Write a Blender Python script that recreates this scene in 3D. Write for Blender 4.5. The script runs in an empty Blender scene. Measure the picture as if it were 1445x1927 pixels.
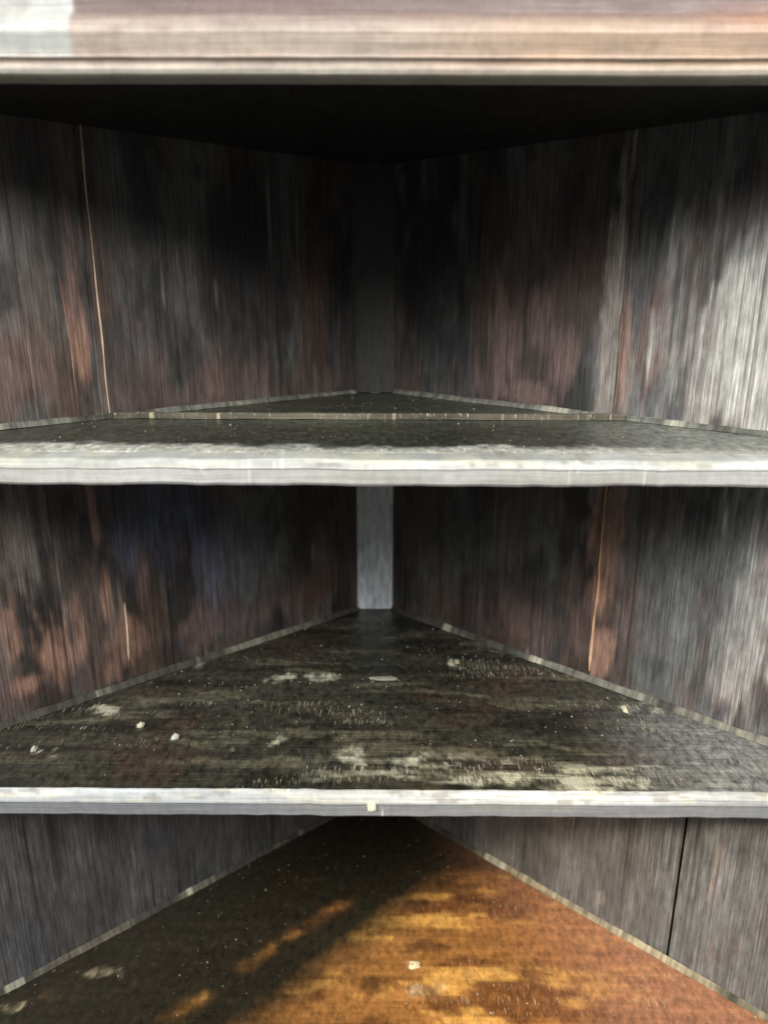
import bpy, bmesh, math
import numpy as np
from mathutils import Matrix, Vector

SC = bpy.context.scene
COL = SC.collection

# ------------------------------------------------------------------ camera
PITCH, ROLL, YAW = 0.2888, 0.0033, -0.0039
F = Vector((math.sin(YAW)*math.cos(PITCH), math.cos(YAW)*math.cos(PITCH), -math.sin(PITCH)))
R0 = Vector((math.cos(YAW), -math.sin(YAW), 0)); U0 = R0.cross(F)
RR = R0*math.cos(ROLL) + U0*math.sin(ROLL); UU = -R0*math.sin(ROLL) + U0*math.cos(ROLL)
cd = bpy.data.cameras.new('camera'); cam = bpy.data.objects.new('camera', cd); COL.objects.link(cam)
cam.matrix_world = Matrix(((RR.x, UU.x, -F.x, .0161), (RR.y, UU.y, -F.y, -1.0), (RR.z, UU.z, -F.z, 0), (0, 0, 0, 1)))
cd.sensor_fit = 'VERTICAL'; cd.sensor_height = 24; cd.lens = 24*1392/1927
cd.clip_start = .01; cd.clip_end = 100
cd.dof.use_dof = True; cd.dof.focus_distance = .74; cd.dof.aperture_fstop = 2.2
SC.camera = cam
SC.render.resolution_x = 767; SC.render.resolution_y = 1024

# ------------------------------------------------------------------ light
w = bpy.data.worlds.new('World'); SC.world = w; w.use_nodes = True
bg = w.node_tree.nodes['Background']; bg.inputs[0].default_value = (.93, .97, 1, 1); bg.inputs[1].default_value = .10

def aim(o, target):
    d = Vector(target) - o.location
    o.rotation_euler = d.to_track_quat('-Z', 'Y').to_euler()
# the window of the room, to the left of and behind the camera
ld = bpy.data.lights.new('window_light', 'AREA'); ld.shape = 'RECTANGLE'; ld.size = .8; ld.size_y = .8
ld.energy = 86; ld.color = (.96, .99, 1.0)
lo = bpy.data.objects.new('window_light', ld); COL.objects.link(lo)
lo.location = (-1.8, -1.65, 1.15); aim(lo, (.1, -.25, -.25))
# added fill lamp behind the camera, brightens the left wall
fd = bpy.data.lights.new('fill_light', 'AREA'); fd.shape = 'RECTANGLE'; fd.size = 1.6; fd.size_y = .9
fd.energy = 54; fd.color = (1, .965, .93)
fo = bpy.data.objects.new('fill_light', fd); COL.objects.link(fo)
fo.location = (.9, -2.0, 1.10); aim(fo, (-.1, -.25, -.2))
# the warm low beam that reaches the bottom board
kd = bpy.data.lights.new('warm_lamp', 'SPOT'); kd.energy = 150; kd.color = (1, .86, .64)
kd.spot_size = math.radians(19.4); kd.spot_blend = .2; kd.shadow_soft_size = .09
ko = bpy.data.objects.new('warm_lamp', kd); COL.objects.link(ko)
kdir = Vector((.256, .242, -.301)).normalized()
tgt = Vector((.30, -.50, -.763)); ko.location = tgt - kdir*2.2; aim(ko, tgt)

SC.view_settings.view_transform = 'Standard'; SC.view_settings.look = 'None'
SC.view_settings.gamma = 1; SC.view_settings.exposure = 0
SC.render.engine = 'CYCLES'

# ------------------------------------------------------------------ measures (metres; z = 0 is the camera's height)
AL, AR = .8706, .8578
Z1, Z2, Z3, ZT, YF = -.1273, -.4367, -.763, .1495, -.4269
TL, TR = math.tan(AL), math.tan(AR)
NL = np.array([math.cos(AL), -math.sin(AL), 0.]); NR = np.array([-math.cos(AR), -math.sin(AR), 0.])
DL = np.array([-math.sin(AL), -math.cos(AL), 0.]); DR = np.array([math.sin(AR), -math.cos(AR), 0.])

LEFT=[(0.448,-0.074,0.024,0.035,'r',0.8),
 (0.428,-0.070,0.020,0.030,'r',0.7),
 (0.380,-0.047,0.009,0.058,'o',1),
 (0.381,0.048,0.008,0.110,'r',0.6),
 (0.426,0.060,0.019,0.070,'g',0.35),
 (0.329,0.060,0.019,0.114,'g',0.4),
 (0.261,0.069,0.017,0.081,'g',0.4),
 (0.095,0.043,0.040,0.165,'n',0.9),
 (0.238,-0.099,0.027,0.024,'r',0.5),
 (0.183,-0.097,0.022,0.025,'r',0.5),
 (0.282,-0.006,0.037,0.101,'g',0.15),
 (0.195,0.067,0.034,0.175,'d',0.9),
 (0.301,0.102,0.023,0.061,'d',0.6),
 (0.402,0.102,0.029,0.056,'d',0.4),
 (0.032,-0.033,0.022,0.102,'d',0.6),
 (0.454,-0.232,0.024,0.073,'t',0.5),
 (0.480,-0.336,0.012,0.035,'o',0.5),
 (0.444,-0.366,0.024,0.043,'o',0.7),
 (0.469,-0.398,0.021,0.015,'o',0.9),
 (0.386,-0.222,0.005,0.053,'o',0.6),
 (0.382,-0.321,0.007,0.037,'o',0.5),
 (0.362,-0.385,0.021,0.039,'o',0.5),
 (0.340,-0.319,0.007,0.051,'r',0.7),
 (0.285,-0.241,0.020,0.051,'b',0.9),
 (0.352,-0.253,0.017,0.049,'b',0.6),
 (0.239,-0.311,0.029,0.055,'g',0.4),
 (0.099,-0.389,0.054,0.031,'n',0.8),
 (0.273,-0.392,0.028,0.035,'r',0.5),
 (0.061,-0.283,0.046,0.076,'n',0.5),
 (0.316,-0.414,0.027,0.027,'d',0.5),
 (0.146,-0.267,0.033,0.043,'d',0.5),
 (0.419,-0.245,0.009,0.070,'d',0.3),
 (0.447,-0.639,0.026,0.058,'t',0.3),
 (0.385,-0.723,0.007,0.011,'o',0.5),
 (0.454,-0.681,0.013,0.015,'t',0.4),
 (0.510,-0.722,0.033,0.058,'b',0.5),
 (0.350,-0.654,0.056,0.031,'b',0.3),
 (0.506,-0.605,0.032,0.040,'d',0.3)]
RIGHT=[(0.175,0.074,0.019,0.045,'n',0.9),
 (0.231,0.082,0.025,0.038,'r',0.5),
 (0.199,-0.040,0.024,0.060,'r',0.6),
 (0.278,-0.071,0.014,0.034,'r',0.8),
 (0.239,-0.022,0.014,0.028,'r',0.5),
 (0.324,-0.026,0.010,0.143,'t',1.2),
 (0.342,-0.046,0.006,0.065,'o',0.5),
 (0.371,-0.040,0.016,0.057,'r',0.8),
 (0.424,-0.048,0.019,0.060,'r',0.6),
 (0.367,-0.045,0.004,0.026,'w',0.5),
 (0.454,-0.022,0.027,0.097,'g',0.6),
 (0.224,-0.111,0.041,0.015,'r',0.7),
 (0.098,0.031,0.054,0.113,'d',0.6),
 (0.264,0.070,0.012,0.048,'d',0.5),
 (0.355,0.065,0.021,0.059,'d',0.5),
 (0.390,-0.014,0.013,0.030,'g',0.4),
 (0.341,-0.289,0.016,0.095,'o',0.7),
 (0.354,-0.225,0.011,0.036,'o',0.5),
 (0.401,-0.210,0.021,0.040,'r',0.6),
 (0.380,-0.336,0.013,0.050,'r',0.5),
 (0.327,-0.379,0.018,0.040,'r',0.5),
 (0.411,-0.345,0.017,0.037,'r',0.4),
 (0.175,-0.309,0.061,0.057,'g',0.3),
 (0.080,-0.271,0.035,0.067,'n',0.5),
 (0.347,-0.399,0.014,0.040,'o',0.9),
 (0.481,-0.383,0.020,0.048,'r',0.5),
 (0.460,-0.254,0.034,0.067,'g',0.6),
 (0.501,-0.244,0.005,0.064,'r',0.6),
 (0.257,-0.387,0.021,0.021,'r',0.4),
 (0.128,-0.411,0.051,0.031,'n',0.5),
 (0.195,-0.733,0.051,0.026,'t',0.25),
 (0.394,-0.638,0.005,0.044,'t',0.5),
 (0.435,-0.652,0.007,0.029,'o',0.35),
 (0.505,-0.610,0.005,0.047,'o',0.9),
 (0.510,-0.718,0.004,0.028,'o',0.7),
 (0.538,-0.690,0.004,0.020,'o',0.6),
 (0.553,-0.623,0.003,0.065,'o',0.5),
 (0.378,-0.727,0.005,0.012,'w',0.9),
 (0.475,-0.599,0.052,0.069,'g',0.4),
 (0.417,-0.702,0.005,0.022,'t',0.5),
 (0.341,-0.709,0.041,0.048,'g',0.2)]
SHELF_CHIPS=[(-0.240,-0.323,0.003,0.006),
 (-0.198,-0.344,0.004,0.006),
 (0.013,-0.222,0.016,0.007),
 (-0.312,-0.369,0.005,0.006),
 (-0.332,-0.366,0.003,0.005),
 (0.276,-0.287,0.002,0.008),
 (0.055,-0.379,0.039,0.010),
 (0.113,-0.408,0.037,0.008),
 (0.196,-0.411,0.020,0.011),
 (0.307,-0.282,0.029,0.013),
 (-0.208,-0.190,0.005,0.011),
 (0.103,-0.180,0.005,0.011),
 (0.325,-0.320,0.006,0.012),
 (-0.095,-0.348,0.006,0.009),
 (-0.007,-0.387,0.005,0.008),
 (-0.135,-0.362,0.004,0.007),
 (0.252,-0.409,0.025,0.009),
 (-0.100,-0.222,0.025,0.010),
 (-0.069,-0.218,0.031,0.011),
 (-0.018,-0.370,0.013,0.017),
 (-0.288,-0.290,0.017,0.008)]
FLOOR_CHIPS=[(-0.166,-0.329,0.006,0.010),
 (-0.144,-0.311,0.016,0.011),
 (-0.093,-0.235,0.020,0.012),
 (-0.046,-0.167,0.009,0.005),
 (-0.309,-0.326,0.025,0.006),
 (-0.394,-0.370,0.015,0.006),
 (0.000,-0.275,0.004,0.006),
 (-0.060,-0.256,0.004,0.006),
 (0.062,-0.344,0.024,0.009),
 (0.051,-0.315,0.008,0.006),
 (0.399,-0.364,0.006,0.008),
 (0.130,-0.228,0.002,0.007),
 (0.026,-0.392,0.034,0.006)]

# ------------------------------------------------------------------ noise
def vnoise(u, v, seed=0):
    u = np.asarray(u, float) + 1000; v = np.asarray(v, float) + 1000
    iu = np.floor(u).astype(np.int64); iv = np.floor(v).astype(np.int64)
    fu = u-iu; fv = v-iv; fu = fu*fu*(3-2*fu); fv = fv*fv*(3-2*fv)
    def h(a, b):
        n = (a*374761393 + b*668265263 + seed*1442695041) & 0xffffffff
        n = ((n ^ (n >> 13))*1274126177) & 0xffffffff
        return ((n ^ (n >> 16)) & 0xffff)/65535.
    return (h(iu, iv)*(1-fu)+h(iu+1, iv)*fu)*(1-fv) + (h(iu, iv+1)*(1-fu)+h(iu+1, iv+1)*fu)*fv
def fbm(u, v, seed=0, o=4):
    t = 0; a = 1; s = 0
    for k in range(o):
        t = t + a*vnoise(u*2**k, v*2**k, seed+k*17); s += a; a *= .55
    return t/s
def sstep(a, b, x):
    t = np.clip((x-a)/(b-a), 0, 1); return t*t*(3-2*t)

PAL = {'r': (.145, .094, .083), 'o': (.310, .180, .130), 'g': (.135, .137, .130), 't': (.235, .205, .178),
       'b': (.095, .115, .195), 'd': (.012, .012, .012), 'n': (.075, .043, .028), 'w': (.50, .47, .42)}
def mix(c, col, m):
    m = np.clip(m, 0, 1)[:, None]
    return c*(1-m) + np.array(col)[None, :]*m

def wall_colour(s, z, blobs, seed, base):
    n1 = fbm(s*45, z*7, seed); n2 = fbm(s*170, z*14, seed+5, 3); n3 = fbm(s*18, z*13, seed+9)
    c = np.zeros((len(s), 3)) + np.array(base)[None, :]
    c = c*(.55+.9*n1)[:, None]
    n6 = fbm(s*34, z*17, seed+70, 4); n7 = fbm(s*24, z*7, seed+80, 4)
    c = c*(.55+.9*n6)[:, None]
    c = mix(c, (.100, .104, .098), .85*sstep(.50, .64, n6*.35+n7*.65))
    c = mix(c, PAL['r'], .40*sstep(.55, .68, fbm(s*30, z*9, seed+90, 5)))
    c = mix(c, PAL['n'], .6*sstep(.50, .64, fbm(s*22, z*5, seed+97, 4)))
    c = mix(c, PAL['d'], (.45 if seed > 21 else .7)*sstep(.52, .66, fbm(s*34, z*12, seed+95, 5)))
    # bare reddish wood shows along the foot of each compartment, as rubbed patches
    foot = np.zeros_like(s)
    for zz in (Z1, Z2):
        foot = np.maximum(foot, np.exp(-((z-zz-.03)/.045)**2)*(z > zz-.02))
    c = mix(c, PAL['r'], .60*foot*sstep(.47, .70, n2*.35+n3*.65))
    for (bs, bz, rs, rz, k, st) in blobs + ([(.326, -.03, .013, .13, 't', .9), (.326, .05, .012, .09, 't', .6)] if 0 < s.min() < .1 and seed == 21 else []) + ([(.30, -.24, .05, .08, 'b', .55), (.24, -.33, .04, .07, 'b', .35)] if seed == 11 else []) + ([(.11, .10, .09, .07, 'd', .55)] if s.min() < .1 else []) + ([(.47, -.03, .08, .11, 'w', .42), (.44, -.09, .03, .04, 'w', .35), (.49, -.36, .03, .06, 'w', .4), (.52, -.25, .03, .1, 'w', .3), (.43, -.30, .06, .10, 'g', .8), (.44, .0, .05, .12, 'g', .7), (.50, -.08, .06, .12, 'w', .5), (.43, -.02, .02, .05, 'w', .35)] if seed > 20 else []):  # whitish blobs at the right paint the window's haze into the wall colour
        q = ((s-bs)/rs)**2 + ((z-bz)/rz)**2
        m = np.exp(-q*.8)
        edge = 1 if k in 'dbgn' else 2.2
        m = np.clip((m + (n1-.5)*.6 + (n2-.5)*.9 + (n6-.5)*.9 - .30)*edge*1.25, 0, 1)*(q < 6)*sstep(6, 2.5, q)
        c = mix(c, PAL[k], np.minimum(m*st*1.3, .95))
    low = sstep(-.47, -.52, z)      # the lowest compartment keeps more of its slate paint
    c = c*(1-.75*low)[:, None] + (np.array((.086, .086, .084) if seed < 20 else (.15, .152, .148))[None, :]*(.5+n1)[:, None])*(.75*low)[:, None]
    # hairline scratches along the grain
    n4 = vnoise(s*520, z*9, seed+40); n5 = fbm(s*30, z*10, seed+41)
    c = mix(c, (.34, .27, .22), .65*sstep(.88, .97, n4)*sstep(.5, .7, n5))
    c = c*(1-.55*sstep(.84, .95, vnoise(s*430, z*5, seed+50)))[:, None]
    return c

# ------------------------------------------------------------------ materials
def grain_mat(name, along, fine=420, rough=.45, spec=.5, bump=.25, coat=0, contrast=.35, ripple=0, fleck=False, fleckcol=(.42, .40, .30), mottle=0, long=.028):
    """painted wood: colour from the wear layer, fine grain from noise stretched along one axis of the metre-scaled UVs"""
    m = bpy.data.materials.new(name); m.use_nodes = True; nt = m.node_tree; N = nt.nodes; Lk = nt.links
    b = N['Principled BSDF']; b.inputs['Specular IOR Level'].default_value = spec
    uv = N.new('ShaderNodeUVMap'); uv.uv_map = 'UVMap'
    at = N.new('ShaderNodeAttribute'); at.attribute_name = 'wear'
    def noise(sx, sy, det=3, rg=.6, ax=None):
        mp = N.new('ShaderNodeMapping'); mp.inputs['Scale'].default_value = (sx, sy, 1) if (ax or along) == 'V' else (sy, sx, 1)
        Lk.new(uv.outputs[0], mp.inputs['Vector'])
        n = N.new('ShaderNodeTexNoise'); n.inputs['Scale'].default_value = 1; n.inputs['Detail'].default_value = det
        n.inputs['Roughness'].default_value = rg; Lk.new(mp.outputs[0], n.inputs['Vector']); return n.outputs[0]
    def rng(src, a, bb, c, d):
        r = N.new('ShaderNodeMapRange'); r.inputs[1].default_value = a; r.inputs[2].default_value = bb
        r.inputs[3].default_value = c; r.inputs[4].default_value = d; Lk.new(src, r.inputs[0]); return r.outputs[0]
    g1 = noise(fine, fine*long); g2 = noise(fine*2.6, fine*.05, 2); g3 = noise(55, 40, 5)
    mul = N.new('ShaderNodeMath'); mul.operation = 'MULTIPLY'
    Lk.new(rng(g1, .3, .7, 1-contrast, 1+contrast), mul.inputs[0]); Lk.new(rng(g2, .3, .7, 1-contrast*.6, 1+contrast*.6), mul.inputs[1])
    if mottle:     # blotches and specks that follow no grain
        m4 = noise(150, 34, 6, .68, 'V') if along == 'V' else noise(130, 75, 6, .72, 'V'); mm = N.new('ShaderNodeMath'); mm.operation = 'MULTIPLY'
        Lk.new(mul.outputs[0], mm.inputs[0]); Lk.new(rng(m4, .34, .66, 1-mottle, 1+mottle), mm.inputs[1]); mul = mm
    mx = N.new('ShaderNodeVectorMath'); mx.operation = 'SCALE'
    Lk.new(at.outputs['Color'], mx.inputs[0]); Lk.new(mul.outputs[0], mx.inputs['Scale'])
    colsrc = mx.outputs[0]
    if fleck:
        fa = N.new('ShaderNodeAttribute'); fa.attribute_name = 'fleck'
        f1 = noise(620, 60, 3, .6, 'V')
        sub = N.new('ShaderNodeMath'); sub.operation = 'MULTIPLY_ADD'; Lk.new(fa.outputs['Fac'], sub.inputs[0]); sub.inputs[1].default_value = .38; Lk.new(f1, sub.inputs[2])
        ff = rng(sub.outputs[0], .72, .84, 0, .9)
        cm = N.new('ShaderNodeMix'); cm.data_type = 'RGBA'; Lk.new(ff, cm.inputs[0]); Lk.new(colsrc, cm.inputs[6]); cm.inputs[7].default_value = (*fleckcol, 1)
        colsrc = cm.outputs[2]
    Lk.new(colsrc, b.inputs['Base Color'])
    Lk.new(rng(g3, .3, .7, rough-.1, rough+.14), b.inputs['Roughness'])
    bp = N.new('ShaderNodeBump'); bp.inputs['Strength'].default_value = bump; bp.inputs['Distance'].default_value = .0012
    h = N.new('ShaderNodeMath'); h.operation = 'ADD'; Lk.new(g1, h.inputs[0]); Lk.new(g2, h.inputs[1]); hs = h.outputs[0]
    if ripple:
        rn = noise(175, 3.2, 1, .4)
        h2 = N.new('ShaderNodeMath'); h2.operation = 'MULTIPLY_ADD'; Lk.new(rn, h2.inputs[0]); h2.inputs[1].default_value = ripple; Lk.new(hs, h2.inputs[2]); hs = h2.outputs[0]
    Lk.new(hs, bp.inputs['Height']); Lk.new(bp.outputs[0], b.inputs['Normal'])
    if coat:
        b.inputs['Coat Weight'].default_value = coat; b.inputs['Coat Roughness'].default_value = .22
    return m
M_WALL = grain_mat('worn_dark_paint', 'V', fine=520, rough=.44, ripple=1.6, contrast=.46, bump=.35, mottle=.34, long=.014)
M_TOP = grain_mat('grimy_shelf_board', 'H', fine=380, mottle=.7, rough=.31, fleck=True, contrast=.32, bump=.2)
M_FLOOR = grain_mat('amber_varnished_board', 'H', fine=110, mottle=.45, rough=.34, fleck=True, fleckcol=(.62, .47, .24), coat=.35, contrast=.15, bump=.1)
M_EDGE = grain_mat('pale_painted_edge', 'H', fine=260, mottle=.12, rough=.4, fleck=True, fleckcol=(.88, .88, .78), contrast=.14, bump=.25)
M_STRIP = grain_mat('grey_painted_strip', 'V', fine=380, mottle=.35, rough=.5, contrast=.12, bump=.2)
M_CRUMB = grain_mat('pale_crumb', 'V', fine=900, rough=.8, contrast=.2)

# ------------------------------------------------------------------ mesh helpers
def make(name, V, Fc, mat, wear, uv, parent=None, fleck=None, smooth=False):
    me = bpy.data.meshes.new(name); me.from_pydata([tuple(p) for p in V], [], Fc)
    me.materials.append(mat)
    a = me.color_attributes.new('wear', 'FLOAT_COLOR', 'POINT')
    a.data.foreach_set('color', np.c_[wear, np.ones(len(wear))].astype(np.float32).ravel())
    if fleck is not None:
        fl = me.attributes.new('fleck', 'FLOAT', 'POINT'); fl.data.foreach_set('value', np.asarray(fleck, np.float32))
    ul = me.uv_layers.new(name='UVMap'); li = np.zeros(len(me.loops), np.int32); me.loops.foreach_get('vertex_index', li)
    ul.data.foreach_set('uv', np.asarray(uv, np.float32)[li].ravel())
    if smooth: me.polygons.foreach_set('use_smooth', np.ones(len(me.polygons), bool))
    bm = bmesh.new(); bm.from_mesh(me); bmesh.ops.recalc_face_normals(bm, faces=bm.faces[:]); bm.to_mesh(me); bm.free()
    me.update(); o = bpy.data.objects.new(name, me); COL.objects.link(o)
    if parent is not None: o.parent = parent
    return o

def slab(name, P, off, mat, wear, uv, parent=None, fleck=None):
    """P: (nu,nv,3) grid of the seen face, off: offset to the hidden face (coarse); closed solid"""
    nu, nv = P.shape[:2]; V = P.reshape(-1, 3); n = len(V)
    idx = np.arange(n).reshape(nu, nv)
    a, b, c, d = idx[:-1, :-1].ravel(), idx[1:, :-1].ravel(), idx[1:, 1:].ravel(), idx[:-1, 1:].ravel()
    Fc = np.c_[a, b, c, d].tolist()
    ring = list(idx[:, 0]) + list(idx[-1, 1:]) + list(idx[-2::-1, -1]) + list(idx[0, -2:0:-1])
    V2 = V[ring] + np.array(off)
    m = len(ring)
    for k in range(m):
        k2 = (k+1) % m
        Fc.append([int(ring[k2]), int(ring[k]), n+k, n+k2])
    Fc.append(list(range(n, n+m))[::-1])
    W = np.r_[wear, wear[ring]]; UVs = np.r_[uv, uv[ring] + np.array([0.0, .01])]
    fl = None if fleck is None else np.r_[fleck, fleck[ring]]
    return make(name, np.r_[V, V2], Fc, mat, W, UVs, parent, fl)

cup = bpy.data.objects.new('corner_cupboard', None); COL.objects.link(cup); cup.location = (0, 0, -.90)
cup['label'] = 'old dark wooden corner cupboard with worn paint and open shelves meeting in a back corner'
cup['category'] = 'corner cupboard'
# parts are built in world coordinates and shifted into the cupboard's own frame
class _P: pass
def P_(o, label=None):
    if o.parent is cup: o.location = (0, 0, .90)
    if label: o['label'] = label
    return o

# ------------------------------------------------------------------ wall planks
rs = np.random.RandomState(4)
def plank(side, s0, s1, e0, e1, base, seed, zb=-.80, zt=.30, label=None):
    """e0,e1: functions z -> inward shift of each long edge"""
    D, Nn = (DL, NL) if side == 0 else (DR, NR)
    nz = 300; ns = max(8, int((s1-s0)/.0032))
    zz = np.linspace(zb, zt, nz); t = np.linspace(0, 1, ns)
    S = (s0+e0(zz))[None, :]*(1-t)[:, None] + (s1-e1(zz))[None, :]*t[:, None]
    Z = np.broadcast_to(zz[None, :], S.shape)
    # eased long edges and a slight cup across the board
    w_ = s1-s0; dist = np.minimum(t, 1-t)*w_
    dep = -.0004*np.exp(-(dist/.0018)**2) - .0009*(2*t-1)**2
    dep = dep[:, None] + .0007*(fbm(S*22, Z*2.5, seed+3)-.5)
    P = S[..., None]*D + dep[..., None]*Nn; P[..., 2] = Z
    if side == 1: pass
    wear = wall_colour(S.ravel(), Z.ravel(), LEFT if side == 0 else RIGHT, seed, base)
    uv = np.c_[S.ravel() + side*3.1, Z.ravel()]
    o = slab('wall_plank', P if side == 1 else P[:, ::1], -.014*Nn, M_WALL, wear, uv, cup)
    return P_(o, label)
g = lambda a, seed=0, f=6: (lambda z: a*(.6+.8*vnoise(z*f, z*0+.5, seed)))
thin = lambda z: .00025+.0*z
def crack(z):      # the split between two right-hand planks opens downwards
    return .0001 + .0014*sstep(-.44, -.50, z)
plank(0, .006, .3635, g(.001), thin, (.062, .057, .056), 11)
plank(0, .3635, .430, thin, thin, (.085, .072, .068), 12)
plank(0, .430, .670, thin, g(.001), (.13, .110, .100), 13)
plank(1, .006, .3355, g(.001), thin, (.045, .043, .041), 21)
plank(1, .3355, .4650, thin, crack, (.105, .101, .097), 22)
plank(1, .4650, .670, crack, g(.001), (.19, .192, .19), 23)
# laths behind the seams close the gaps
for side, s, c in ((0, .3635, (.03, .02, .015)), (0, .43, (.02, .015, .012)), (1, .3355, (.05, .025, .015)), (1, .465, (.008, .007, .006))):
    D, Nn = (DL, NL) if side == 0 else (DR, NR)
    P = np.zeros((2, 2, 3))
    for i, ss in enumerate((s-.02, s+.02)):
        for j, z in enumerate((-.80, .30)):
            P[i, j] = ss*D - .0150*Nn; P[i, j, 2] = z
    P_(slab('backing_lath', P, -.01*Nn, M_WALL, np.array([c]*4), np.array([[0, 0], [0, 1], [.04, 0], [.04, 1]], float), cup))

# splintered raw wood slivers standing along seams
def sliver(side, s, za, zb, wmax, seed, c, drift=0.):
    D, Nn = (DL, NL) if side == 0 else (DR, NR)
    n = 90; zz = np.linspace(za, zb, n); t = np.linspace(0, 1, n)
    mid = s + drift*(t-.5) + .0022*(vnoise(zz*22, zz*0, seed)-.5)
    wd = wmax*(.25+.95*vnoise(zz*30, zz*0+3, seed+1))*np.clip(np.minimum(t, 1-t)*9, .08, 1)
    P = np.zeros((3, n, 3))
    for i, (k, dp) in enumerate(((-1, .0003), (0, .0017), (1, .0003))):
        P[i] = (mid+k*wd*.5)[:, None]*D + dp*Nn; P[i, :, 2] = zz
    v = .75+.5*vnoise(zz*60, zz*0+8, seed+2)
    col = np.array(c)[None, :]*np.tile(v, 3)[:, None]
    P_(slab('raw_wood_sliver', P, -.003*Nn, M_CRUMB, col, np.c_[np.tile(mid, 3), np.tile(zz, 3)], cup))
sliver(0, .3585, -.122, .160, .0024, 1, (.62, .47, .32))
sliver(0, .3640, -.405, -.335, .0020, 2, (.55, .42, .30))
sliver(1, .3365, -.300, -.150, .0024, 4, (.62, .38, .22))
sliver(1, .3365, -.425, -.300, .0032, 7, (.66, .42, .26))
sliver(1, .500, -.66, -.585, .0016, 8, (.62, .45, .32))
sliver(1, .3375, -.12, -.02, .0010, 9, (.30, .2, .15))
sliver(0, .3910, -.10, .02, .0009, 14, (.30, .17, .12), .006)

# ------------------------------------------------------------------ corner strip, one length in each compartment
def strip(za, zb, c1, c2, seed, label=None):
    n = 160; zz = np.linspace(za, zb, n); m = 14; t = np.linspace(0, 1, m)
    yl = -.0215
    XL = -.0262 + .0022*(fbm(zz*42, zz*0, seed)-.5); XR = .0262 + .0022*(fbm(zz*42, zz*0+5, seed+1)-.5)
    X = XL[None, :]*(1-t)[:, None] + XR[None, :]*t[:, None]; Z = np.broadcast_to(zz, X.shape)
    Y = yl + .0015*(2*t[:, None]-1)**6 + 0*X
    P = np.stack([X, Y, Z], -1)
    k = fbm(X.ravel()*60, Z.ravel()*12, seed+2)
    f = sstep(za, zb, Z.ravel())
    col = (np.array(c1)[None, :]*(1-f)[:, None] + np.array(c2)[None, :]*f[:, None])*(.8+.4*k)[:, None]
    rim = np.broadcast_to((np.abs(2*t-1) > .93)[:, None], X.shape).ravel()*sstep(.5, .66, fbm(X.ravel()*9, Z.ravel()*45, seed+6))
    col = mix(col, (.52, .46, .34) if c1[0] > .2 else (.03, .025, .02), rim*.8)
    P_(slab('corner_strip', P, (0, .012, 0), M_STRIP, col, np.c_[X.ravel(), Z.ravel()], cup), label)
strip(Z1+.001, ZT-.001, (.042, .041, .037), (.013, .012, .011), 31, 'dark painted corner strip')
strip(Z2+.001, Z1-.023, (.62, .68, .72), (.66, .67, .65), 32, 'pale grey painted corner strip')
strip(Z3+.001, Z2-.028, (.05, .05, .045), (.05, .05, .045), 33, 'dark painted corner strip')

# ------------------------------------------------------------------ shelves
def wall_x(y, side, inset=.0005):
    return (-1 if side == 0 else 1)*(abs(y)*(TL if side == 0 else TR) - inset)
def shelf_board(name, z, y0, y1, thick, colour, mat, ny=110, nx=260):
    ys = np.linspace(y0, y1, ny)
    t = np.linspace(0, 1, nx)
    XL = np.array([wall_x(y, 0) for y in ys]); XR = np.array([wall_x(y, 1) for y in ys])
    X = XL[None, :]*(1-t)[:, None] + XR[None, :]*t[:, None]; Y = np.broadcast_to(ys, X.shape)
    Z = z + .0010*(fbm(X*9, Y*14, 77+int(abs(z)*100))-.5)
    P = np.stack([X, Y, Z], -1)
    col, fl = colour(X.ravel(), Y.ravel())
    return P_(slab(name, P, (0, 0, -thick), mat, col, np.c_[X.ravel(), Y.ravel()], cup, fl))

def chips(x, y, lst, amp=1.0):
    m = np.zeros_like(x); wx = .010*(fbm(x*70, y*70, 301)-.5)*2; wy = .008*(fbm(x*60, y*60, 302)-.5)*2
    x = x+wx; y = y+wy
    for (cx, cy, rx, ry) in lst:
        q = (np.abs((x-cx)/max(rx, .004))**3 + np.abs((y-cy)/max(ry, .005))**3)
        m = np.maximum(m, np.clip(1.2-q, 0, 1)*(.45+.55*((cx*977.3) % 1)))
    return m*sstep(.25, .62, fbm(x*120, y*30, 303, 3))
def col_shelf2(x, y):
    n = fbm(x*14, y*42, 5); n2 = fbm(x*60, y*60, 6, 3); n3 = fbm(x*7, y*20, 8)
    c = np.zeros((len(x), 3)) + np.array((.030, .029, .021)); c *= (.5+1.1*n)[:, None]
    c = mix(c, (.065, .056, .032), .7*sstep(.52, .72, n3*.6+n2*.4))
    c = mix(c, (.060, .030, .022), .35*sstep(.56, .70, fbm(x*10, y*16, 15)))
    c = mix(c, (.13, .118, .075), .5*sstep(.58, .70, fbm(x*12, y*60, 33, 4)))
    c = mix(c, (.40, .38, .27), .85*sstep(.50, .62, fbm(x*15, y*95, 36, 4))*sstep(-.355, -.395, y)*sstep(-.10, .04, x)*(.4+.6*vnoise(x*260, y*30, 37)))
    c = mix(c, (.010, .010, .008), .7*sstep(.54, .66, fbm(x*12, y*55, 34, 4)))
    ch = chips(x, y, SHELF_CHIPS)*(.35+.65*vnoise(x*330, y*30, 9))*sstep(.35, .65, fbm(x*30, y*130, 19, 4))
    c = mix(c, (.60, .58, .42), np.clip(ch*1.7, 0, .95))
    fl = .25 + .42*sstep(.45, .7, n3) + .75*np.clip(chips(x, y, SHELF_CHIPS), 0, 1)
    rt = sstep(.20, .36, x)*sstep(-.24, -.34, y); c = mix(c, (.20, .20, .19), .8*rt)
    return c, np.clip(fl-.25, 0, 1)
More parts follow.
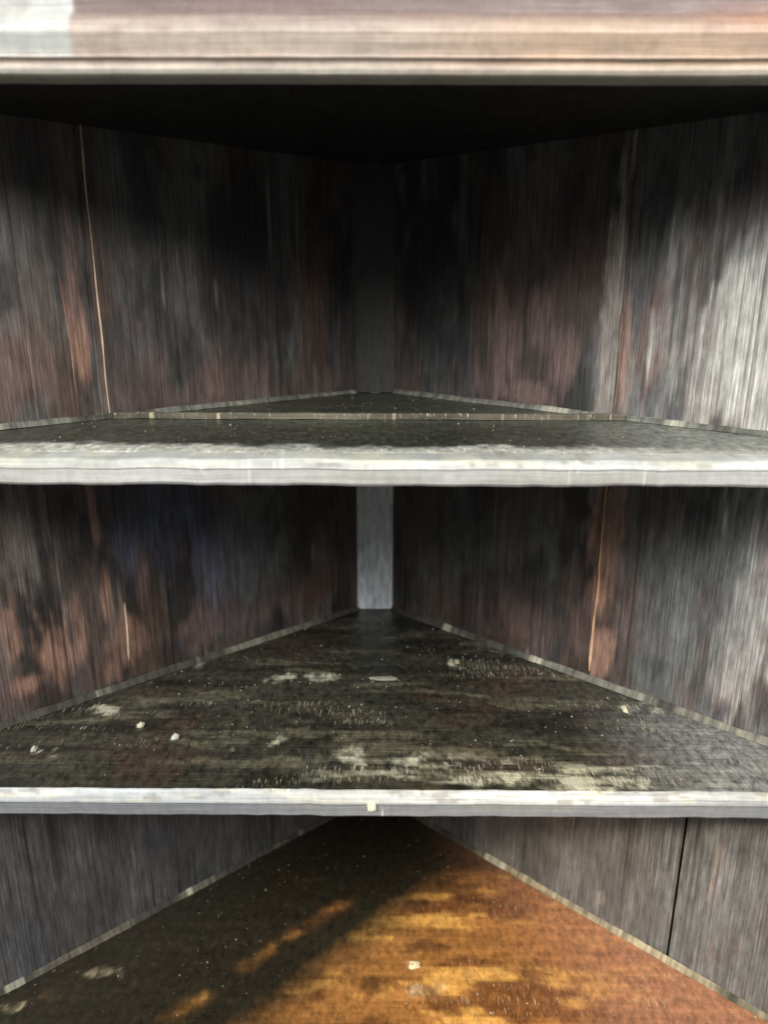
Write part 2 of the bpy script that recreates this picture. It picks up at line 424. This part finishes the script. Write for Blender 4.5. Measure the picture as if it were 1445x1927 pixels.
def col_shelf1(x, y):
    n = fbm(x*14, y*42, 25); n2 = fbm(x*60, y*60, 26, 3)
    c = np.zeros((len(x), 3)) + np.array((.036, .037, .027)); c *= (.6+.9*n)[:, None]
    front = sstep(-.362, -.392, y + .03*(n2-.5) + .03*(fbm(x*8, y*0, 3)-.5)) 
    c = mix(c, (.60, .61, .55), front*(.50+.9*fbm(x*60, y*40, 12)))  # paler towards the front of the board
    rt = sstep(.16, .30, x)*sstep(-.20, -.30, y); c = mix(c, (.24, .25, .22), .7*rt)
    return c, np.clip(front*.6+.15, 0, 1)
def col_floor(x, y):
    n = fbm(x*7, y*60, 45); n2 = fbm(x*45, y*70, 46, 3); n3 = fbm(x*9, y*22, 48)
    c = np.zeros((len(x), 3)) + np.array((.30, .130, .036)); c *= (.55+.9*n)[:, None]
    c = mix(c, (.13, .048, .016), .85*sstep(.47, .62, n3))
    c = mix(c, (.60, .31, .075), .8*sstep(.56, .68, fbm(x*11, y*40, 58)))
    c = mix(c, (.07, .030, .012), .7*sstep(.54, .68, fbm(x*16, y*38, 88, 4)))
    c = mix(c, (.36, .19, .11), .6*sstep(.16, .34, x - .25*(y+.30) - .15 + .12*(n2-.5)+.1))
    # cast shadow painted into the board's colour over the left and the back
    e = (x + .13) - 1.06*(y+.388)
    painted_shadow = sstep(.06, -.05, e + .05*(n2-.5)) 
    painted_shadow = np.maximum(painted_shadow, sstep(-.215, -.16, y + .06*(n3-.5)))*(.86+.3*(n2-.5))
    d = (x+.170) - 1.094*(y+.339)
    light_streak = np.exp(-((d+.010*(fbm(x*30, y*30, 66)-.5))/.013)**2)*sstep(-.40, -.34, y)*sstep(-.20, -.235, y)*1.5*sstep(.30, .62, fbm(x*24, y*24, 61, 3))*.62  # streak of light through a gap, painted into the colour
    c = mix(c, (.020, .017, .010), .99*np.clip(painted_shadow*1.25, 0, 1)*(1-.80*np.clip(light_streak*1.3, 0, 1)))
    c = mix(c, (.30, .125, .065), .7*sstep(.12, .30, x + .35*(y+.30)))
    ch = chips(x, y, FLOOR_CHIPS[4:6] + FLOOR_CHIPS[8:10])*(.2+.9*vnoise(x*330, y*22, 9))*(.4+.8*n2)
    c = mix(c, (.62, .50, .30), np.clip(ch, 0, .85))
    return c, np.clip(.05+.28*sstep(.45, .65, n3)*(1-painted_shadow) + .3*np.clip(ch, 0, 1), 0, 1)

def bar(name, prof, x0, x1, y, z, colour, mat, nx=640, wob=.0011, seed=0, parent=None, bottom_wob=0.):
    """moulding: (dy,dz) profile swept along x, closed solid"""
    xs = np.linspace(x0, x1, nx); k = len(prof); pr = np.array(prof, float)
    V = np.zeros((nx, k, 3)); V[..., 0] = xs[:, None]
    w1 = wob*(fbm(xs*30, xs*0, seed)-.5)*2; low = (pr[:, 1]-pr[:, 1].max())/(pr[:, 1].min()-pr[:, 1].max())
    bw = bottom_wob*(fbm(xs*9, xs*0+4, seed+2, 3)-.5)*2
    V[..., 1] = y + pr[None, :, 0] + .5*wob*(fbm(xs*40, xs*0+2, seed+1)-.5)[:, None]
    V[..., 2] = z + pr[None, :, 1] + w1[:, None] + bw[:, None]*(low**2)[None, :]
    idx = np.arange(nx*k).reshape(nx, k); Fc = []
    for j in range(k):
        j2 = (j+1) % k
        Fc += np.c_[idx[:-1, j], idx[:-1, j2], idx[1:, j2], idx[1:, j]].tolist()
    Fc.append([int(q) for q in idx[0][::-1]]); Fc.append([int(q) for q in idx[-1]])
    X = V[..., 0].ravel(); hz = np.tile(np.cumsum(np.r_[0, np.hypot(*np.diff(pr, axis=0).T)]), nx)
    j = np.tile(np.arange(k), nx)
    col, fl = colour(X, hz, V[..., 2].ravel()-z)
    return P_(make(name, V.reshape(-1, 3), Fc, mat, col, np.c_[X, hz], parent or cup, fl))

def edge_col(base, seed, stain=(.30, .28, .22), st=.4, face=None, lipz=-.01):
    def f(x, h, dz):
        n = fbm(x*16, h*260, seed, 5); n2 = vnoise(x*300, h*30, seed+1)
        c = np.zeros((len(x), 3))+np.array(base); c *= (.55+.9*n)[:, None]
        c = mix(c, (.62, .60, .46), .6*sstep(.54, .66, fbm(x*24, h*160, seed+7, 4)))
        c = mix(c, (.22, .19, .15), .55*sstep(.61, .70, fbm(x*45, h*210, seed+6, 4)))
        if face: c = mix(c, face, sstep(lipz+.0012, lipz-.0006, dz)*.95)
        c = mix(c, stain, st*sstep(.5, .72, fbm(x*7, h*60, seed+3)))
        c = mix(c, (.80, .80, .70), .6*sstep(.90, .97, n2)*sstep(.45, .6, fbm(x*11, h*0, seed+8)))
        return c, 0*n
    return f
def dense(pr, step=.0022):
    out = []
    for k in range(len(pr)):
        a = np.array(pr[k]); b = np.array(pr[(k+1) % len(pr)]); d = np.hypot(*(b-a))
        if k == len(pr)-1: out.append(tuple(a)); break
        m = max(1, int(d/step)) if abs(b[1]-a[1]) > .0005 or a[0] < .01 else 1
        for q in range(m): out.append(tuple(a+(b-a)*q/m))
    return out
def nosing_prof(t, top, lip):
    # wide eased top lip, then the upright face
    return [(lip, 0), (.0025, 0), (.0005, -.0012), (-.002, -top*.5), (-.0032, -top), (-.0024, -top-.0012), (-.0024, -t+.002), (-.001, -t), (lip, -t)]
W = .50
def shelf(z, lip, yfront, thick, colour, mat, nose_t, top_lip, base, seed, bw, face):
    b = shelf_board('shelf', z, -.020, yfront+lip+.0003, thick, colour, mat)
    nz_ = bar('front_edge', dense(nosing_prof(nose_t, top_lip, lip)), -W, W, yfront, z, edge_col(base, seed, face=face, lipz=-top_lip), M_EDGE, seed=seed, bottom_wob=bw)
    nz_.parent = b; nz_.location = (0, 0, 0)
    return b
sh1 = shelf(Z1, .030, YF, .0185, col_shelf1, M_TOP, .0205, .0065, (.52, .53, .49), 91, .0012, (.48, .465, .44))
sh1['label'] = 'middle shelf with a pale front edge'
sh2 = shelf(Z2, .004, YF, .022, col_shelf2, M_TOP, .0250, .0105, (.46, .47, .46), 95, .0003, (.20, .205, .215))
sh2['label'] = 'dark grimy shelf with pale flecks'
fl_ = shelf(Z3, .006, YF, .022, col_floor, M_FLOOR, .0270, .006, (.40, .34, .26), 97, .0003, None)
fl_.name = 'bottom_board'; fl_.data.name = 'bottom_board'; fl_['label'] = 'amber varnished bottom board'

# cove trims along the wall joints
def trim(side, z, s0, s1, hgt, dep, base, seed, par):
    D, Nn = (DL, NL) if side == 0 else (DR, NR)
    n = 260; ss = np.linspace(s0, s1, n)
    h = hgt*(.8+.4*fbm(ss*40, ss*0, seed))*(.75+.5*fbm(ss*12, ss*0+7, seed+20)); d = dep*(.8+.4*fbm(ss*40, ss*0+3, seed+1))
    prof = [(0.0004, 1.0), (.45, .72), (1.0, .0), (0.0004, 0)]
    V = np.zeros((n, 4, 3))
    for i, (a, b) in enumerate(prof):
        V[:, i] = ss[:, None]*D + (a*d+.0003)[:, None]*Nn; V[:, i, 2] = z + .0004 + b*h
    idx = np.arange(n*4).reshape(n, 4); Fc = []
    for j in range(4):
        j2 = (j+1) % 4; Fc += np.c_[idx[:-1, j], idx[:-1, j2], idx[1:, j2], idx[1:, j]].tolist()
    Fc.append([int(q) for q in idx[0][::-1]]); Fc.append([int(q) for q in idx[-1]])
    S = np.repeat(ss, 4); v = fbm(S*50, S*0+np.tile(np.arange(4), n), seed+4)
    c = np.array(base)[None, :]*(.45+.9*v)[:, None]
    c = mix(c, (.03, .028, .022), .85*sstep(.50, .64, fbm(S*14, S*0, seed+8)))
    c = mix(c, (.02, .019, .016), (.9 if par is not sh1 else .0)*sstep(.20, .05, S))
    c = mix(c, (.50, .48, .36), .6*sstep(.64, .76, fbm(S*30, S*0+9, seed+9)))
    c = c*(.55+.9*vnoise(S*420, S*0, seed+30))[:, None]
    o = make('joint_trim', V.reshape(-1, 3), Fc, M_CRUMB, c, np.c_[S, np.tile([0, .004, .008, .01], n)], par)
    return o
for side in (0, 1):
    trim(side, Z1, .034, .62, .0045, .005, (.15, .15, .125), 100+side, sh1)
    trim(side, Z2, .034, .62,   .0062, .0055, (.17, .162, .125), 110+side, sh2)
    trim(side, Z3, .034, .63, .0058, .0055, (.13, .115, .085) if side == 0 else (.26, .22, .14), 120+side, fl_)

# low plate rail across the middle shelf
def lath_col(x, h, dz):
    n = fbm(x*40, h*20, 131)
    c = np.array((.13, .115, .080))[None, :]*(.35+1.1*fbm(x*22, h*60, 134, 5))[:, None]
    c = mix(c, (.50, .44, .28), .8*sstep(.82, .94, vnoise(x*170, h*20, 132))*sstep(.45, .6, fbm(x*14, h*0, 133)))
    return c, .15+.3*n
xr = .20
pl = bar('plate_rail', [(-.0042, .0006), (-.0042, .0052), (-.003, .0064), (.003, .0064), (.0042, .0052), (.0042, .0006)], -.268, .262, -.232, Z1, lath_col, M_EDGE, seed=55, wob=.0005)
pl.parent = sh1; pl.location = (0, 0, 0)

# ------------------------------------------------------------------ top board and its moulded front rail
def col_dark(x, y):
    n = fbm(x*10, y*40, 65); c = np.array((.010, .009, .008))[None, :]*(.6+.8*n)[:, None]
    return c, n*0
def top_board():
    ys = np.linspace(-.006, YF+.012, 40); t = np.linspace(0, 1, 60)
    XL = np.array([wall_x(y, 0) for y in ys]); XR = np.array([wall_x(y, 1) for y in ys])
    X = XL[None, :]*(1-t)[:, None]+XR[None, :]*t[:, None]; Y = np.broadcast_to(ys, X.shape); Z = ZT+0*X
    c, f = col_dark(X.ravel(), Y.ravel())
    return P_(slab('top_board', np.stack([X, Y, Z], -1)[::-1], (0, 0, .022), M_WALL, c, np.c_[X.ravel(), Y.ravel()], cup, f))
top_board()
def rail_col(x, h, dz):
    n = fbm(x*5, h*20, 71); n2 = vnoise(x*150, h*12, 72); n3 = fbm(x*22, h*120, 73)
    up = sstep(.022, .044, dz + .004*(n3-.5))
    c = np.zeros((len(x), 3)) + np.array((.49, .405, .335))
    c = mix(c, (.52, .365, .25), sstep(-.02, .15, x)*.75)
    c = mix(c, (.165, .115, .108), up*.95)
    c = mix(c, (.46, .19, .10), .75*sstep(.20, .33, x)*sstep(.016, .03, dz)*sstep(.052, .036, dz))
    c = mix(c, (.33, .335, .28), .85*sstep(.0075, .003, dz)*(.4+.8*n))       # greenish bead
    c = mix(c, (.52, .545, .51), .85*sstep(-.195, -.199, x)*sstep(.0100, .0118, dz+.002*(n3-.5))*sstep(.068, .05, dz)*(.6+.6*fbm(x*160, h*14, 75, 3)))   # white patch at the left
    c *= (.84+.36*fbm(x*14, h*150, 76, 5))[:, None]
    c = mix(c, (.25, .21, .19), .28*sstep(.56, .70, n3))
    c = mix(c, (.25, .16, .13), .3*sstep(.58, .70, fbm(x*30, h*70, 79, 5)))
    return c, 0*n2
# profile (dy toward the room is negative), z counted from the rail's lower edge
RZ = .1412
prof = [(.016, 0), (-.0015, 0), (-.004, .0015), (-.0048, .0040), (-.0040, .0070), (-.0042, .0084), (-.0046, .0092),
        (-.0060, .0100), (-.0072, .0108), (-.0070, .0116), (-.0060, .0126), (-.0066, .0150), (-.0085, .0200), (-.0100, .0250), (-.0094, .0300), (-.0060, .0350), (-.0010, .0385),
        (.0018, .0400), (.0018, .0800), (.0018, .1500), (.016, .1500)]
rail = bar('front_rail', dense(prof, .0025)[::-1], -W, W, YF, RZ, rail_col, M_EDGE, seed=81, wob=.0004)
rail['label'] = 'moulded front rail with rubbed pinkish cream paint'

# front stiles at both sides and the plinth below
def stile(x0, x1, y, z0, z1, base, seed):
    zz = np.linspace(z0, z1, 60); xs = np.linspace(x0, x1, 14)
    X, Z = np.meshgrid(xs, zz, indexing='ij'); P = np.stack([X, y+0*X, Z], -1)
    n = fbm(X.ravel()*60, Z.ravel()*8, seed); c = np.array(base)[None, :]*(.7+.6*n)[:, None]
    P_(slab('front_stile', P, (0, .02, 0), M_STRIP, c, np.c_[X.ravel(), Z.ravel()], cup))
stile(-.58, -.5005, YF-.006, -.90, .287, (.35, .33, .29), 201)
stile(.5005, .58, YF-.006, -.90, .287, (.35, .33, .29), 202)
bar('plinth', [(0, 0), (0, .106), (.018, .106), (.018, 0)], -.50, .50, YF+.002, -.90, edge_col((.3, .27, .22), 204), M_EDGE, seed=203)

# ------------------------------------------------------------------ crumbs of plaster and flakes of paint lying on the shelves
def crumb(x, y, z, rx, ry, h, c, seed, name, label, cat, group=None):
    r = np.random.RandomState(seed); n = 16; V = []; Fc = []
    rings = ((1.0, 0.), (.92, .55), (.55, 1.0))
    for q, (k, hz) in enumerate(rings):
        for i in range(n):
            a = 2*math.pi*i/n
            sup = (abs(math.cos(a))**4+abs(math.sin(a))**4)**-.25
            j = 1+.34*(r.rand()-.5)
            V.append((rx*sup*k*j*math.cos(a), ry*sup*k*j*math.sin(a), h*hz*(.8+.4*r.rand()) if hz else 0))
    for q in range(2):
        for i in range(n):
            i2 = (i+1) % n; Fc.append([q*n+i, q*n+i2, (q+1)*n+i2, (q+1)*n+i])
    Fc.append(list(range(2*n, 3*n))); Fc.append(list(range(n))[::-1])
    V = np.array(V); col = np.array(c)[None, :]*(.8+.35*r.rand(len(V)))[:, None]
    o = make(name, V, Fc, M_CRUMB, col, V[:, :2]+.3, None)
    o.location = (x, y, z+.0012); o['label'] = label; o['category'] = cat
    if group: o['group'] = group
    return o
G = 'crumbs lying on the dark shelf'
PALE = (.52, .50, .36)
crumb(-.240, -.323, Z2, .0034, .0042, .003, PALE, 1, 'plaster_crumb', 'yellowish crumb on the left half of the dark shelf, farther back than its grey neighbour', 'crumb', G)
crumb(-.198, -.344, Z2, .0036, .0046, .003, (.50, .51, .45), 2, 'plaster_crumb', 'greyish crumb on the left half of the dark shelf, right of the yellowish one', 'crumb', G)
crumb(.013, -.222, Z2, .0160, .0044, .0010, (.27, .26, .19), 3, 'paint_flake', 'long pale flake in the middle of the dark shelf below the grey corner strip', 'paint flake')
crumb(.276, -.287, Z2, .0028, .0060, .003, (.58, .54, .38), 4, 'plaster_crumb', 'small bright crumb at the right end of the dark shelf beside the trim', 'crumb', G)
crumb(-.332, -.366, Z2, .0030, .0044, .0025, (.36, .35, .28), 5, 'plaster_crumb', 'dull crumb at the far left of the dark shelf, leftmost of all', 'crumb', G)
crumb(.103, -.180, Z2, .0030, .0050, .002, (.34, .30, .18), 6, 'plaster_crumb', 'small tan crumb near the back of the dark shelf, right of the corner', 'crumb', G)
crumb(.051, -.315, Z3, .0070, .0052, .0028, (.66, .52, .30), 7, 'plaster_crumb', 'cream crumb lying on the amber bottom board', 'crumb', 'crumbs on the amber bottom board')
crumb(-.029, -.399, Z3, .0045, .0060, .006, (.72, .70, .64), 8, 'plaster_crumb', 'white crumb at the bottom edge of the photo on the amber board', 'crumb', 'crumbs on the amber bottom board')
def grit(name, z, n, seed, label, pick, c):
    r = np.random.RandomState(seed); V = []; Fc = []; C3 = []
    while len(Fc) < n*5:
        y = r.uniform(-.405, -.05); x = r.uniform(-.45, .45)
        if not (-abs(y)*TL+.012 < x < abs(y)*TR-.012) or not pick(x, y, r): continue
        s = .00035+.0010*r.rand()**4; a = r.rand()*3.14; b = len(V); h = s*(.5+r.rand()*.6)
        for q in range(4):
            k = s*(.6+.8*r.rand()); V.append((x+k*math.cos(a+q*1.57), y+1.3*k*math.sin(a+q*1.57), z+.0005))
        V.append((x, y, z+.0008+h)); v = .3+.7*r.rand(); C3 += [np.array(c)*v]*5
        Fc += [[b, b+1, b+4], [b+1, b+2, b+4], [b+2, b+3, b+4], [b+3, b, b+4], [b+3, b+2, b+1, b]]
    V = np.array(V); o = make(name, V, Fc, M_CRUMB, np.array(C3), V[:, :2], None)
    o['kind'] = 'stuff'; o['label'] = label; o['category'] = 'grit'
ed = lambda x, y, r: r.rand() < .25 + .9*(abs(y) < abs(x)/TL+.02) + .5*(fbm(np.array([x*14]), np.array([y*30]), 7)[0] > .55)
grit('fine_grit', Z2, 520, 5, 'fine pale grit and dust specks scattered over the dark grimy shelf', ed, (.40, .38, .28))
grit('fine_grit', Z3, 300, 6, 'fine grit and specks scattered over the amber bottom board', ed, (.45, .36, .22))
grit('fine_grit', Z1, 260, 7, 'fine grit lying on the middle shelf behind its pale front edge', ed, (.34, .33, .26))
# a chip of bare wood on the front edge of the dark shelf
ch = crumb(0, 0, 0, .0040, .0055, .0012, (.72, .70, .50), 9, 'bare_chip', '', 'x')
ch.rotation_euler = (math.pi/2, 0, 0); ch.location = (.0035, YF-.0030, -.0125+Z2); del ch['category']; del ch['label']
ch.parent = sh2
